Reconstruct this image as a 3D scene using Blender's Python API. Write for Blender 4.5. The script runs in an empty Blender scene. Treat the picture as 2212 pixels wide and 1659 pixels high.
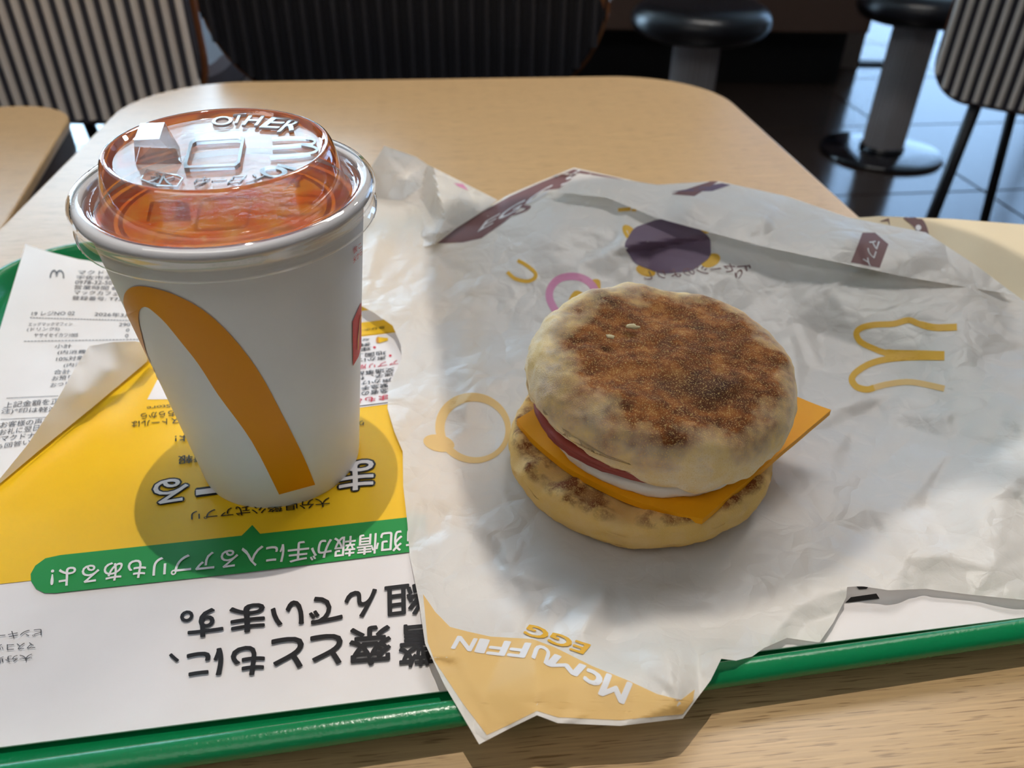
import bpy, bmesh, math, random
import numpy as np
from mathutils import Vector, Matrix, noise
from mathutils.bvhtree import BVHTree
from mathutils.geometry import delaunay_2d_cdt

SC = bpy.context.scene
COL = SC.collection
R = math.radians
# ------------------------------------------------------------------ camera, world, lights, exposure
PITCH, CAM_H, FOC, ROLL = R(35.5), 0.2099, 1720.0, 0.015
cd = bpy.data.cameras.new('camera'); cam = bpy.data.objects.new('camera', cd); COL.objects.link(cam)
cam.location = (0, 0, CAM_H)
cam.rotation_euler = (Matrix.Rotation(math.pi/2 - PITCH, 3, 'X') @ Matrix.Rotation(ROLL, 3, 'Z')).to_euler()
cd.sensor_width = 36; cd.lens = 36*FOC/2212; cd.clip_start = 0.01; cd.clip_end = 60
cd.dof.use_dof = True; cd.dof.focus_distance = 0.262; cd.dof.aperture_fstop = 14.0
SC.camera = cam
SC.view_settings.view_transform = 'Standard'; SC.view_settings.look = 'None'
SC.view_settings.gamma = 1; SC.view_settings.use_curve_mapping = False
SC.view_settings.exposure = 0.0
W = bpy.data.worlds.new('daylight'); SC.world = W; W.use_nodes = True
bg = W.node_tree.nodes['Background']; bg.inputs[0].default_value = (0.52, 0.76, 1.0, 1); bg.inputs[1].default_value = 14.0

def lamp(name, kind, loc, target, energy, color, **kw):
    l = bpy.data.lights.new(name, kind); l.energy = energy; l.color = color
    for k, v in kw.items(): setattr(l, k, v)
    o = bpy.data.objects.new(name, l); COL.objects.link(o); o.location = loc
    o.rotation_euler = (Vector(target) - Vector(loc)).to_track_quat('-Z', 'Y').to_euler()
    return o
SPOT_LOC = (-0.05, 0.40, 1.90)
lamp('ceiling_spot_light', 'SPOT', SPOT_LOC, (0.0, 0.35, 0), 66, (1.0, 0.92, 0.83), spot_size=R(75), spot_blend=0.6, shadow_soft_size=0.007)
lamp('ceiling_spot_light', 'SPOT', (1.5, 2.2, 1.90), (0.2, 0.3, 0), 18, (1.0, 0.90, 0.80), spot_size=R(70), spot_blend=0.6, shadow_soft_size=0.09)  # added spot ahead on the right, for glints on the wrapper
lamp('fill_area_light', 'AREA', (-0.5, -0.9, 1.9), (0, 0.2, 0), 13, (1.0, 0.95, 0.89), shape='RECTANGLE', size=2.4, size_y=1.0)  # added soft fill from behind the camera
lamp('fill_area_light', 'AREA', (0.55, 1.35, 1.9), (0.1, 0.3, 0), 26, (1.0, 0.95, 0.90), shape='RECTANGLE', size=1.2, size_y=0.6)  # added soft light from ahead, lifts the shaded wrapper

# ------------------------------------------------------------------ pixel of the photograph -> point on a real surface
_c, _s, _cr, _sr = math.cos(PITCH), math.sin(PITCH), math.cos(ROLL), math.sin(ROLL)
EYE = Vector((0, 0, CAM_H))
def ray(px, py):
    x, y = px - 1106.0, py - 829.5
    a, b = (_cr*x + _sr*y)/FOC, -(-_sr*x + _cr*y)/FOC
    return Vector((a, _c + b*_s, -_s + b*_c))
def at(px, py, z=0.0):
    d = ray(px, py); return EYE + d*((z - CAM_H)/d.z)
def at_y(px, py, y):
    d = ray(px, py); return EYE + d*(y/d.y)

# ------------------------------------------------------------------ materials
def new_mat(name):
    m = bpy.data.materials.new(name); m.use_nodes = True
    nt = m.node_tree; nt.nodes.clear()
    out = nt.nodes.new('ShaderNodeOutputMaterial')
    return m, nt, out
class NT:
    def __init__(s, nt): s.nt = nt
    def n(s, t, **kw):
        nd = s.nt.nodes.new('ShaderNode' + t)
        for k, v in kw.items():
            if k.startswith('i_'):
                key = k[2:]; key = int(key) if key.isdigit() else key.replace('_', ' ')
                if hasattr(v, 'is_output') or isinstance(v, bpy.types.NodeSocket): s.nt.links.new(v, nd.inputs[key])
                else: nd.inputs[key].default_value = v
            else: setattr(nd, k, v)
        return nd
    def ramp(s, fac, stops, interp='LINEAR'):
        r = s.nt.nodes.new('ShaderNodeValToRGB'); r.color_ramp.interpolation = interp
        el = r.color_ramp.elements
        while len(el) < len(stops): el.new(0.5)
        for e, (p, c) in zip(el, stops):
            e.position = p; e.color = (*c, 1) if len(c) == 3 else c
        s.nt.links.new(fac, r.inputs[0]); return r.outputs[0]
    def mix(s, fac, a, b, blend='MIX'):
        m = s.nt.nodes.new('ShaderNodeMix'); m.data_type = 'RGBA'; m.blend_type = blend
        for k, v in ((0, fac), (6, a), (7, b)):
            if isinstance(v, bpy.types.NodeSocket): s.nt.links.new(v, m.inputs[k])
            else: m.inputs[k].default_value = v if k == 0 else ((*v, 1) if len(v) == 3 else v)
        return m.outputs[2]
    def math(s, op, a, b=0.0, clamp=False):
        m = s.nt.nodes.new('ShaderNodeMath'); m.operation = op; m.use_clamp = clamp
        for k, v in ((0, a), (1, b)):
            if isinstance(v, bpy.types.NodeSocket): s.nt.links.new(v, m.inputs[k])
            else: m.inputs[k].default_value = v
        return m.outputs[0]
    def noise(s, vec, scale, detail=3, rough=0.5):
        return s.n('TexNoise', i_Vector=vec, i_Scale=scale, i_Detail=detail, i_Roughness=rough).outputs[0]
    def bump(s, h, strength, dist):
        return s.n('Bump', i_Height=h, i_Strength=strength, i_Distance=dist).outputs[0]
    def coord(s, which='Object'): return s.n('TexCoord').outputs[which]
    def scaled(s, vec, sc):
        return s.n('Mapping', i_Vector=vec, i_Scale=sc).outputs[0]

def srgb(r, g, b):
    f = lambda c: (c/255/12.92) if c/255 <= 0.04045 else ((c/255 + 0.055)/1.055)**2.4
    return (f(r), f(g), f(b))

def plain(name, col, rough=0.5, spec=0.5, metal=0.0, var=0.06, nscale=60, bump=0.0, bdist=0.0005, coat=0.0):
    m, nt, out = new_mat(name); N = NT(nt)
    co = N.coord(); nz = N.noise(co, nscale, 3)
    c = N.mix(N.math('MULTIPLY', nz, 1.0), tuple(x*(1 - var) for x in col), tuple(min(1, x*(1 + var)) for x in col))
    p = N.n('BsdfPrincipled', i_Base_Color=c, i_Roughness=rough, i_Specular_IOR_Level=spec, i_Metallic=metal)
    p.inputs['Coat Weight'].default_value = coat
    if bump: nt.links.new(N.bump(nz, bump, bdist), p.inputs['Normal'])
    nt.links.new(p.outputs[0], out.inputs[0]); return m

def wood(name, base, dark, rough=0.38, spec=0.5):
    m, nt, out = new_mat(name); N = NT(nt); co = N.coord()
    broad = N.noise(N.scaled(co, (2.0, 38, 10)), 3, 3)
    fine = N.noise(N.scaled(co, (10, 420, 60)), 2.2, 4, 0.6)
    dash = N.noise(N.scaled(co, (62, 1500, 100)), 1.0, 2, 0.5)
    c = N.mix(broad, tuple(x*0.86 for x in base), tuple(x*1.1 for x in base))
    c = N.mix(N.ramp(fine, [(0.42, (1, 1, 1)), (0.62, (0, 0, 0))]), c, tuple(x*0.84 for x in base))
    dk = N.ramp(dash, [(0.33, (1, 1, 1)), (0.41, (0, 0, 0))])
    c = N.mix(N.math('MULTIPLY', dk, 0.7), c, dark)
    p = N.n('BsdfPrincipled', i_Base_Color=c, i_Roughness=rough, i_Specular_IOR_Level=spec)
    nt.links.new(N.bump(dash, 0.10, 0.0003), p.inputs['Normal'])
    nt.links.new(p.outputs[0], out.inputs[0]); return m

def paper(name, col, trans=0.35, rough=0.45, spec=0.35, bump=0.15, fib=900, crinkle=0.0):
    m, nt, out = new_mat(name); N = NT(nt); co = N.coord()
    fibre = N.noise(co, fib, 3); cloud = N.noise(co, 55, 4)
    c = N.mix(cloud, tuple(x*0.95 for x in col), tuple(min(1, x*1.03) for x in col))
    p = N.n('BsdfPrincipled', i_Base_Color=c, i_Roughness=rough, i_Specular_IOR_Level=spec)
    b = N.bump(N.mix(0.5, fibre, cloud), bump, 0.0006)
    if crinkle:      # fine creases: the ridges between Voronoi cells of two sizes
        wv = N.n('VectorMath', operation='ADD', i_0=co, i_1=N.n('VectorMath', operation='SCALE', i_0=N.n('TexNoise', i_Vector=co, i_Scale=40.0, i_Detail=2.0).outputs[1], i_Scale=0.02).outputs[0]).outputs[0]
        h1 = N.n('TexVoronoi', i_Vector=wv, i_Scale=38.0, feature='DISTANCE_TO_EDGE').outputs[0]; h2 = N.n('TexVoronoi', i_Vector=wv, i_Scale=95.0, feature='DISTANCE_TO_EDGE').outputs[0]
        hh = N.math('ADD', N.math('MINIMUM', h1, 0.28), N.math('MULTIPLY', N.math('MINIMUM', h2, 0.25), 0.35))
        b = N.n('Bump', i_Height=hh, i_Strength=crinkle, i_Distance=0.006, i_Normal=b).outputs[0]
    nt.links.new(b, p.inputs['Normal'])
    if trans:
        t = N.n('BsdfTranslucent', i_Color=c, i_Normal=b)
        mx = N.n('MixShader', i_0=trans); nt.links.new(p.outputs[0], mx.inputs[1]); nt.links.new(t.outputs[0], mx.inputs[2])
        nt.links.new(mx.outputs[0], out.inputs[0])
    else: nt.links.new(p.outputs[0], out.inputs[0])
    return m

def clear(name, tint=(0.97, 0.975, 0.98), haze=0.04, gain=1.0, rough=0.04):
    m, nt, out = new_mat(name); N = NT(nt)
    co = N.coord(); nz = N.noise(co, 260, 3)
    bp = N.bump(nz, 0.12, 0.0004)
    lw = N.n('LayerWeight', i_Blend=0.42, i_Normal=bp)
    fac = N.math('MULTIPLY', N.math('ADD', N.math('MULTIPLY', lw.outputs[0], 0.85), 0.05), gain, True)
    tr = N.n('BsdfTransparent', i_Color=(*tint, 1)); gl = N.n('BsdfGlossy', i_Color=(1, 1, 1, 1), i_Roughness=rough, i_Normal=bp)
    di = N.n('BsdfDiffuse', i_Color=(0.9, 0.9, 0.92, 1))
    m1 = N.n('MixShader', i_0=haze); nt.links.new(tr.outputs[0], m1.inputs[1]); nt.links.new(di.outputs[0], m1.inputs[2])
    m2 = N.n('MixShader', i_0=fac); nt.links.new(m1.outputs[0], m2.inputs[1]); nt.links.new(gl.outputs[0], m2.inputs[2])
    nt.links.new(m2.outputs[0], out.inputs[0]); return m

M = {}
M['wood'] = wood('oak_laminate', srgb(202, 168, 122), srgb(120, 90, 55), 0.33)
M['wood_edge'] = plain('pale_edge_band', srgb(205, 175, 130), 0.35)
M['apron'] = plain('dark_table_apron', srgb(52, 36, 28), 0.5)
M['black_metal'] = plain('black_metal', srgb(22, 23, 28), 0.35)
M['stool_base'] = plain('black_gloss_metal', srgb(20, 22, 28), 0.12, 0.8)
M['leather'] = plain('black_vinyl', srgb(20, 21, 26), 0.28, 0.6, bump=0.1)
M['post'] = plain('fluted_grey', srgb(168, 162, 162), 0.4, 0.5)
M['rib_light'] = plain('greige_rib', srgb(226, 216, 206), 0.7, 0.3, bump=0.2)
M['rib_dark'] = plain('navy_rib', srgb(38, 39, 47), 0.6, 0.4, bump=0.2)
M['gap_grey'] = plain('charcoal_fabric', srgb(62, 62, 70), 0.8, 0.2)
M['gap_dark'] = plain('navy_fabric', srgb(15, 17, 26), 0.7, 0.3)
M['shell_wood'] = plain('brown_shell', srgb(112, 66, 36), 0.4)
M['floor_tile'] = plain('dark_floor_tile', srgb(62, 52, 46), 0.16, 0.55, var=0.15, nscale=8)
M['grout'] = plain('floor_grout', srgb(40, 38, 38), 0.8)
M['wall'] = plain('wall_paint', srgb(120, 105, 95), 0.8)
M['panel_brown'] = plain('counter_brown', srgb(92, 70, 58), 0.5)
M['kick'] = plain('black_kick', srgb(14, 13, 15), 0.7)
M['ceil'] = plain('ceiling_white', srgb(225, 222, 216), 0.9)
M['frame'] = plain('window_frame', srgb(50, 50, 52), 0.5)
M['tray'] = plain('tray_green', srgb(8, 124, 72), 0.24, 0.5, bump=0.25, nscale=900, bdist=0.0004)
M['mat'] = paper('mat_paper', srgb(228, 223, 223), 0.0, 0.6, 0.25, 0.05)
M['receipt'] = paper('receipt_paper', srgb(240, 237, 236), 0.15, 0.5, 0.3, 0.05)
M['wrap'] = paper('wax_paper', srgb(240, 236, 230), 0.34, 0.36, 0.45, 0.25, 700, 0.35)
M['cream'] = paper('cream_paper', srgb(240, 222, 186), 0.15, 0.6, 0.2, 0.08)
M['crumb'] = plain('bread_crumb', srgb(222, 204, 160), 0.9, 0.1)
M['cup'] = paper('cup_paper', srgb(236, 236, 238), 0.0, 0.42, 0.4, 0.06)
M['lid'] = clear('clear_lid', (0.965, 0.965, 0.97), 0.05, 1.25)
M['lid_top'] = clear('hazy_lid_top', (0.95, 0.955, 0.975), 0.30, 1.5, 0.14)
M['emboss'] = clear('embossed_plastic', (0.95, 0.97, 1.0), 0.16, 1.9, 0.12)
M['pane'] = clear('window_glass', (1, 1, 1), 0.0, 0.5, 0.0)
M['pane_tint'] = clear('tinted_glass', (0.5, 0.53, 0.58), 0.02, 0.5, 0.0)
def ink(name, c, rough=0.5, trans=0.0): M[name] = paper('ink_' + name, c, trans, rough, 0.3, 0.05)
ink('yellow', srgb(238, 190, 20)); ink('green', srgb(28, 140, 62)); ink('black', srgb(22, 20, 24)); ink('white', srgb(230, 226, 227))
ink('grey', srgb(70, 68, 72)); ink('red', srgb(205, 30, 60)); ink('arch', srgb(232, 150, 10), 0.4); ink('cupred', srgb(215, 45, 35), 0.4)
ink('w_brown', srgb(138, 102, 102), 0.5, 0.3); ink('w_purple', srgb(122, 102, 124), 0.5, 0.3); ink('w_yellow', srgb(238, 190, 66), 0.5, 0.3)
ink('w_pale', srgb(244, 208, 140), 0.5, 0.3); ink('w_pink', srgb(232, 160, 196), 0.5, 0.3); ink('w_orange', srgb(240, 202, 132), 0.5, 0.3)
ink('w_white', srgb(240, 240, 242), 0.5, 0.3); ink('c_brown', srgb(100, 52, 46)); ink('tan', srgb(205, 140, 60))

# ------------------------------------------------------------------ object helpers
MW = {}
def tag(o, label=None, cat=None, group=None, kind=None):
    for k, v in (('label', label), ('category', cat), ('group', group), ('kind', kind)):
        if v: o[k] = v
    return o
def empty(name, loc=(0, 0, 0), rot=(0, 0, 0)):
    from mathutils import Euler
    o = bpy.data.objects.new(name, None); COL.objects.link(o); o.location = loc; o.rotation_euler = rot
    o.empty_display_size = 0.02
    MW[o.name] = Matrix.Translation(loc) @ Euler(rot).to_matrix().to_4x4(); return o
def adopt(o, parent, world=False):
    o.parent = parent
    if world:
        m = Matrix.Identity(4); p = parent
        while p is not None:
            m = MW.get(p.name, Matrix.Identity(4)) @ m; p = p.parent
        o.matrix_parent_inverse = m.inverted()
    return o
def mk(name, verts, faces, mat, parent=None, smooth=True, world=True):
    me = bpy.data.meshes.new(name); me.from_pydata([tuple(v) for v in verts], [], faces); me.update()
    if mat is not None: me.materials.append(mat)
    if smooth: me.polygons.foreach_set('use_smooth', [True]*len(me.polygons))
    o = bpy.data.objects.new(name, me); COL.objects.link(o)
    if parent is not None: adopt(o, parent, world)
    return o
def from_bm(name, bm, mat, parent=None, smooth=False, world=True):
    me = bpy.data.meshes.new(name); bm.to_mesh(me); bm.free()
    me.materials.append(mat)
    if smooth: me.polygons.foreach_set('use_smooth', [True]*len(me.polygons))
    o = bpy.data.objects.new(name, me); COL.objects.link(o)
    if parent is not None: adopt(o, parent, world)
    return o
def box(name, lo, hi, mat, parent=None, bevel=0.0, world=True):
    bm = bmesh.new(); bmesh.ops.create_cube(bm, size=1)
    for v in bm.verts: v.co = Vector([(lo[i] + hi[i])/2 + v.co[i]*(hi[i] - lo[i]) for i in range(3)])
    if bevel: bmesh.ops.bevel(bm, geom=bm.edges[:], offset=bevel, segments=2, affect='EDGES', profile=0.5)
    return from_bm(name, bm, mat, parent, False, world)
def lathe(prof, n=64, close_top=False, close_bot=False, fn=None):
    vs, fs = [], []
    for (r, z) in prof:
        for k in range(n):
            a = 2*math.pi*k/n; rr, zz = fn(r, z, a) if fn else (r, z)
            vs.append((rr*math.cos(a), rr*math.sin(a), zz))
    for i in range(len(prof) - 1):
        for k in range(n):
            k2 = (k + 1) % n; fs.append((i*n + k, i*n + k2, (i + 1)*n + k2, (i + 1)*n + k))
    if close_bot: fs.append(tuple(range(n - 1, -1, -1)))
    if close_top: fs.append(tuple((len(prof) - 1)*n + k for k in range(n)))
    return vs, fs
def tube(p, q, r, n=10):
    p, q = Vector(p), Vector(q); d = (q - p).normalized(); a = d.orthogonal().normalized(); b = d.cross(a)
    vs = [c + (a*math.cos(2*math.pi*k/n) + b*math.sin(2*math.pi*k/n))*r for c in (p, q) for k in range(n)]
    fs = [(k, (k + 1) % n, n + (k + 1) % n, n + k) for k in range(n)] + [tuple(range(n - 1, -1, -1)), tuple(range(n, 2*n))]
    return vs, fs
def rrect(w0, w1, d0, d1, rad, seg=10):
    pts = []
    for cx, cy, a0 in ((w1 - rad, d1 - rad, 0), (w0 + rad, d1 - rad, 90), (w0 + rad, d0 + rad, 180), (w1 - rad, d0 + rad, 270)):
        for k in range(seg + 1):
            a = R(a0 + 90*k/seg); pts.append((cx + rad*math.cos(a), cy + rad*math.sin(a)))
    return pts
def loft_rect(w0, w1, d0, d1, rad, prof, seg=10):
    """rings of an inset rounded rectangle: prof = (inset, z) pairs; the first and last ring are capped"""
    vs, fs = [], []; n = 4*(seg + 1)
    for ins, z in prof:
        vs += [(x, y, z) for x, y in rrect(w0 + ins, w1 - ins, d0 + ins, d1 - ins, max(rad - ins, 0.004), seg)]
    for i in range(len(prof) - 1):
        for k in range(n):
            k2 = (k + 1) % n; fs.append((i*n + k, i*n + k2, (i + 1)*n + k2, (i + 1)*n + k))
    fs.append(tuple(range(n - 1, -1, -1))); fs.append(tuple((len(prof) - 1)*n + k for k in range(n)))
    return vs, fs

# prints: flat shapes and lettering laid on a surface
def bvh_of(o):
    me = o.data; return BVHTree.FromPolygons([v.co.copy() for v in me.vertices], [tuple(p.vertices) for p in me.polygons])
def onto(target, px, py, lift):
    """the point of TARGET (a plane height or a BVH in world space) seen at a pixel of the photograph, lifted off the surface"""
    if isinstance(target, float): return at(px, py, target + lift)
    d = ray(px, py).normalized(); h = target.ray_cast(EYE, d)
    if h[0] is None: return None
    n = h[1]; n = n if n.dot(d) < 0 else -n
    return h[0] + n*lift
def flat_mesh(curve_data):
    o = bpy.data.objects.new('tmp', curve_data); COL.objects.link(o)
    me = bpy.data.meshes.new_from_object(o.evaluated_get(bpy.context.evaluated_depsgraph_get()))
    bpy.data.objects.remove(o); return me
def lay(me, fmap, target, lift, name, mat, parent, maxlen=14):
    bm = bmesh.new(); bm.from_mesh(me); bpy.data.meshes.remove(me)
    for v in bm.verts:
        x, y = fmap(v.co.x, v.co.y); v.co = Vector((x, y, v.co.z*1e6))
    if not isinstance(target, float):
        bmesh.ops.triangulate(bm, faces=bm.faces[:])
        for _ in range(5):
            es = [e for e in bm.edges if e.calc_length() > maxlen]
            if not es: break
            bmesh.ops.subdivide_edges(bm, edges=es, cuts=1); bmesh.ops.triangulate(bm, faces=bm.faces[:])
    bad = []
    for v in bm.verts:
        p = onto(target, v.co.x, v.co.y, lift + v.co.z*1e-6)
        if p is None: bad.append(v)
        else: v.co = p
    bmesh.ops.delete(bm, geom=bad, context='VERTS')
    for f in bm.faces:
        f.normal_update()
    if not bm.faces: bm.free(); return None
    flip = [f for f in bm.faces if f.normal.dot(f.calc_center_median() - EYE) > 0]
    bmesh.ops.reverse_faces(bm, faces=flip)
    return from_bm(name, bm, mat, parent, not isinstance(target, float))
def shape(polys, target, mat, parent, name='printed_shape', lift=0.0003, maxlen=14):
    """filled outline(s) in photograph pixels; a second outline inside the first is a hole"""
    c = bpy.data.curves.new('shape', 'CURVE'); c.dimensions = '2D'; c.fill_mode = 'BOTH'
    for pl in polys:
        s = c.splines.new('POLY'); s.points.add(len(pl) - 1); s.use_cyclic_u = True
        for p, q in zip(s.points, pl): p.co = (q[0], -q[1], 0, 1)
    return lay(flat_mesh(c), lambda x, y: (x, -y), target, lift, name, mat, parent, maxlen)
def text(body, ll, lr, ul, target, mat, parent, name='printed_text', bold=0.0, lift=0.0004, shear=0.0, maxlen=14, fit=True):
    """lettering whose box has its lower left, lower right and upper left corner at these pixels"""
    c = bpy.data.curves.new('lettering', 'FONT'); c.body = body; c.shear = shear; c.resolution_u = 3
    me = flat_mesh(c)
    if not len(me.vertices): return None
    a = np.empty(len(me.vertices)*3); me.vertices.foreach_get('co', a); a = a.reshape(-1, 3)
    x0, y0 = a[:, 0].min(), a[:, 1].min(); w, h = max(np.ptp(a[:, 0]), 1e-4), max(np.ptp(a[:, 1]), 1e-4)
    ll, lr, ul = Vector(ll), Vector(lr), Vector(ul)
    f = lambda x, y: tuple(ll + (lr - ll)*((x - x0)/w) + (ul - ll)*((y - y0)/h))
    if bold:
        base = me; bmx = bmesh.new(); h_ = 0.7
        for i, (dx, dy) in enumerate([(0, 0)] + [(math.cos(R(45*k_)), math.sin(R(45*k_))) for k_ in range(8)]):
            n0 = len(bmx.verts); bmx.from_mesh(base); bmx.verts.ensure_lookup_table()
            for v in bmx.verts[n0:]: v.co += Vector((dx*bold, dy*bold, (8 - i)*0.000008))
        me = bpy.data.meshes.new('bold'); bmx.to_mesh(me); bmx.free(); bpy.data.meshes.remove(base)
    return lay(me, f, target, lift, name, mat, parent, maxlen)
def stroke(pts, wid, target, mat, parent, name='printed_shape', lift=0.00018, maxlen=9):
    """an open line of a given pixel width"""
    L, Rr = [], []
    for i, p in enumerate(pts):
        a = Vector(pts[max(i - 1, 0)]); b = Vector(pts[min(i + 1, len(pts) - 1)]); t = (b - a).normalized(); nn = Vector((-t.y, t.x))
        w = wid[i] if isinstance(wid, (list, tuple)) else wid
        L.append(tuple(Vector(p) + nn*w/2)); Rr.append(tuple(Vector(p) - nn*w/2))
    return shape([L + Rr[::-1]], target, mat, parent, name, lift, maxlen)
def smooth_line(pts, n=6, closed=False):
    out = []; m = len(pts); g = (lambda i: Vector(pts[i % m])) if closed else (lambda i: Vector(pts[min(max(i, 0), m - 1)]))
    for i in range(m if closed else m - 1):
        p0, p1, p2, p3 = g(i - 1), g(i), g(i + 1), g(i + 2)
        for k in range(n):
            t = k/n; out.append(tuple(0.5*((2*p1) + (p2 - p0)*t + (2*p0 - 5*p1 + 4*p2 - p3)*t*t + (3*p1 - p0 - 3*p2 + p3)*t**3)))
    if not closed: out.append(tuple(pts[-1]))
    return out
def ellipse(cx, cy, rx, ry, rot=0, n=48, wob=0.0, seed=0):
    rnd = random.Random(seed); ph = rnd.random()*6
    out = []
    for k in range(n):
        a = 2*math.pi*k/n; q = 1 + wob*math.sin(9*a + ph)
        x, y = rx*q*math.cos(a), ry*q*math.sin(a); out.append((cx + x*math.cos(rot) - y*math.sin(rot), cy + x*math.sin(rot) + y*math.cos(rot)))
    return out

# ------------------------------------------------------------------ the room
Z_T = -0.0055                 # table top (0 is the paper mat in the tray)
Z_F = -0.66                   # floor
fl = box('floor', (-4.0, -2.5, Z_F - 0.06), (4.6, 6.2, Z_F - 0.004), M['grout']); tag(fl, kind='structure')
TS = 0.60; tm = None
bm = bmesh.new(); bmesh.ops.create_cube(bm, size=1)
for v in bm.verts: v.co = Vector((v.co.x*(TS - 0.007), v.co.y*(TS - 0.007), v.co.z*0.004))
bmesh.ops.bevel(bm, geom=[e for e in bm.edges if all(v.co.z > 0 for v in e.verts)], offset=0.0015, segments=1, affect='EDGES')
tile0 = from_bm('tile', bm, M['floor_tile'])
first = True
ca, sa = math.cos(R(7)), math.sin(R(7))
for i in range(-8, 9):
    for j in range(-2, 12):
        x0, y0 = i*TS + 0.12, j*TS - 0.06
        x, y = x0*ca - y0*sa, x0*sa + y0*ca
        if not (-3.6 < x < 4.2 and -0.4 < y < 5.8): continue
        t = tile0 if first else tile0.copy()
        if not first: COL.objects.link(t)
        first = False
        t.location = (x, y, Z_F - 0.002); t.rotation_euler = (0, 0, R(7)); t.parent = fl

Y_W = 3.62
def wall(name, lo, hi, mat=M['wall']): return tag(box(name, lo, hi, mat), kind='structure')
# back wall: solid behind the counter, glazed on both sides of it
wall('wall_back', (-0.62, Y_W, Z_F), (0.92, Y_W + 0.15, 1.95))
wall('wall_back', (-4.0, Y_W, Z_F), (-3.4, Y_W + 0.15, 1.95))
wall('wall_back', (0.92, Y_W, Z_F), (1.475, Y_W + 0.15, 0.36))
wall('wall_left', (-4.1, -2.5, Z_F), (-4.0, Y_W + 0.15, 1.95))
wall('wall_right', (4.6, -2.5, Z_F), (4.7, 5.55, 1.95))
wall('wall_front', (-4.0, -2.6, Z_F), (4.6, -2.5, 1.95))
tag(box('ceiling', (-4.1, -2.6, 1.95), (4.7, 5.7, 2.05), M['ceil']), kind='structure')
def window(n, x0, x1, y, z0, z1, nx, pane, fw=0.04):
    w = empty('window_%d' % n, (x0, y, z0)); tag(w, kind='structure')
    box('frame', (x0, y, z0), (x1, y + 0.06, z0 + 0.012), M['frame'], w); box('frame', (x0, y, z1 - 0.05), (x1, y + 0.06, z1), M['frame'], w)
    for i in range(nx + 1):
        x = x0 + (x1 - x0 - fw)*i/nx; box('mullion', (x, y, z0 + 0.012), (x + fw, y + 0.06, z1 - 0.05), M['frame'], w)
    for i in range(nx):
        xa = x0 + (x1 - x0 - fw)*i/nx + fw; xb = x0 + (x1 - x0 - fw)*(i + 1)/nx
        box('pane', (xa, y + 0.025, z0 + 0.012), (xb, y + 0.033, z1 - 0.05), pane, w)
window(1, -3.4, -0.62, Y_W + 0.04, Z_F, 1.95, 3, M['pane'])
window(2, 1.48, 1.66, Y_W + 0.04, Z_F, 1.95, 1, M['pane'], 0.015)
window(4, 0.92, 1.46, Y_W + 0.04, 0.36, 1.95, 1, M['pane_tint'])
window(3, 1.47, 4.6, 5.42, Z_F, 1.95, 3, M['pane_tint'])
# counter along the back wall
ct = empty('window_counter', (0.25, 3.3, Z_F)); tag(ct, 'long dark brown counter with black recessed base behind the stools', 'counter')
box('kick_panel', (-0.62, 3.36, Z_F), (1.30, Y_W, -0.43), M['kick'], ct)
box('front_panel', (-0.62, 3.16, -0.43), (1.30, Y_W, 0.32), M['panel_brown'], ct, 0.006)
box('counter_top', (-0.64, 2.98, 0.32), (1.20, Y_W, 0.36), M['wood_edge'], ct, 0.006)

# ------------------------------------------------------------------ tables
def table(name, ang, u0, u1, v0, v1, rad, label, z=Z_T):
    t = empty(name, (0, 0, z), (0, 0, R(ang))); tag(t, label, 'table', 'oak laminate tables')
    vs, fs = loft_rect(u0, u1, v0, v1, rad, [(0.004, -0.0105), (0.0008, -0.010), (0, -0.008), (0, -0.002), (0.0007, -0.0006), (0.002, 0)], 14)
    o = mk('table_top', vs, fs, M['wood'], t, False, False); o.data.materials.append(M['wood_edge'])
    vs, fs = loft_rect(u0, u1, v0, v1, rad, [(0.02, -0.040), (0.001, -0.034), (0.001, -0.0107), (0.004, -0.0106)], 14)
    mk('apron', vs, fs, M['apron'], t, False, False)
    cx, cy = (u0 + u1)/2, (v0 + v1)/2
    vs, fs = tube((cx, cy, Z_F - z + 0.012), (cx, cy, -0.04), 0.035, 20); mk('pedestal', vs, fs, M['black_metal'], t, True, False)
    vs, fs = loft_rect(cx - 0.14, cx + 0.14, cy - 0.14, cy + 0.14, 0.05, [(0, Z_F - z), (0, Z_F - z + 0.008), (0.01, Z_F - z + 0.012)]); mk('foot_plate', vs, fs, M['black_metal'], t, False, False)
    return t
table('dining_table', 6.3, -0.272, 0.285, 0.03, 0.832, 0.10, 'pale oak laminate table carrying the green tray')
Z_S = Z_T - 0.05
p1, p0 = at(145, 262, Z_S), at(0, 499, Z_S)
ang = math.degrees(math.atan2(p1.y - p0.y, p1.x - p0.x)) - 90
ca2, sa2 = math.cos(R(ang)), math.sin(R(ang))
ue = p1.x*ca2 + p1.y*sa2
ve = max(-q.x*sa2 + q.y*ca2 for q in (at(100, 235, Z_S), at(0, 230, Z_S)))
table('dining_table', ang, ue - 0.55, ue, ve - 0.62, ve, 0.07, 'second oak laminate table with dark underside at the left, beside the tray table', Z_S)

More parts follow.
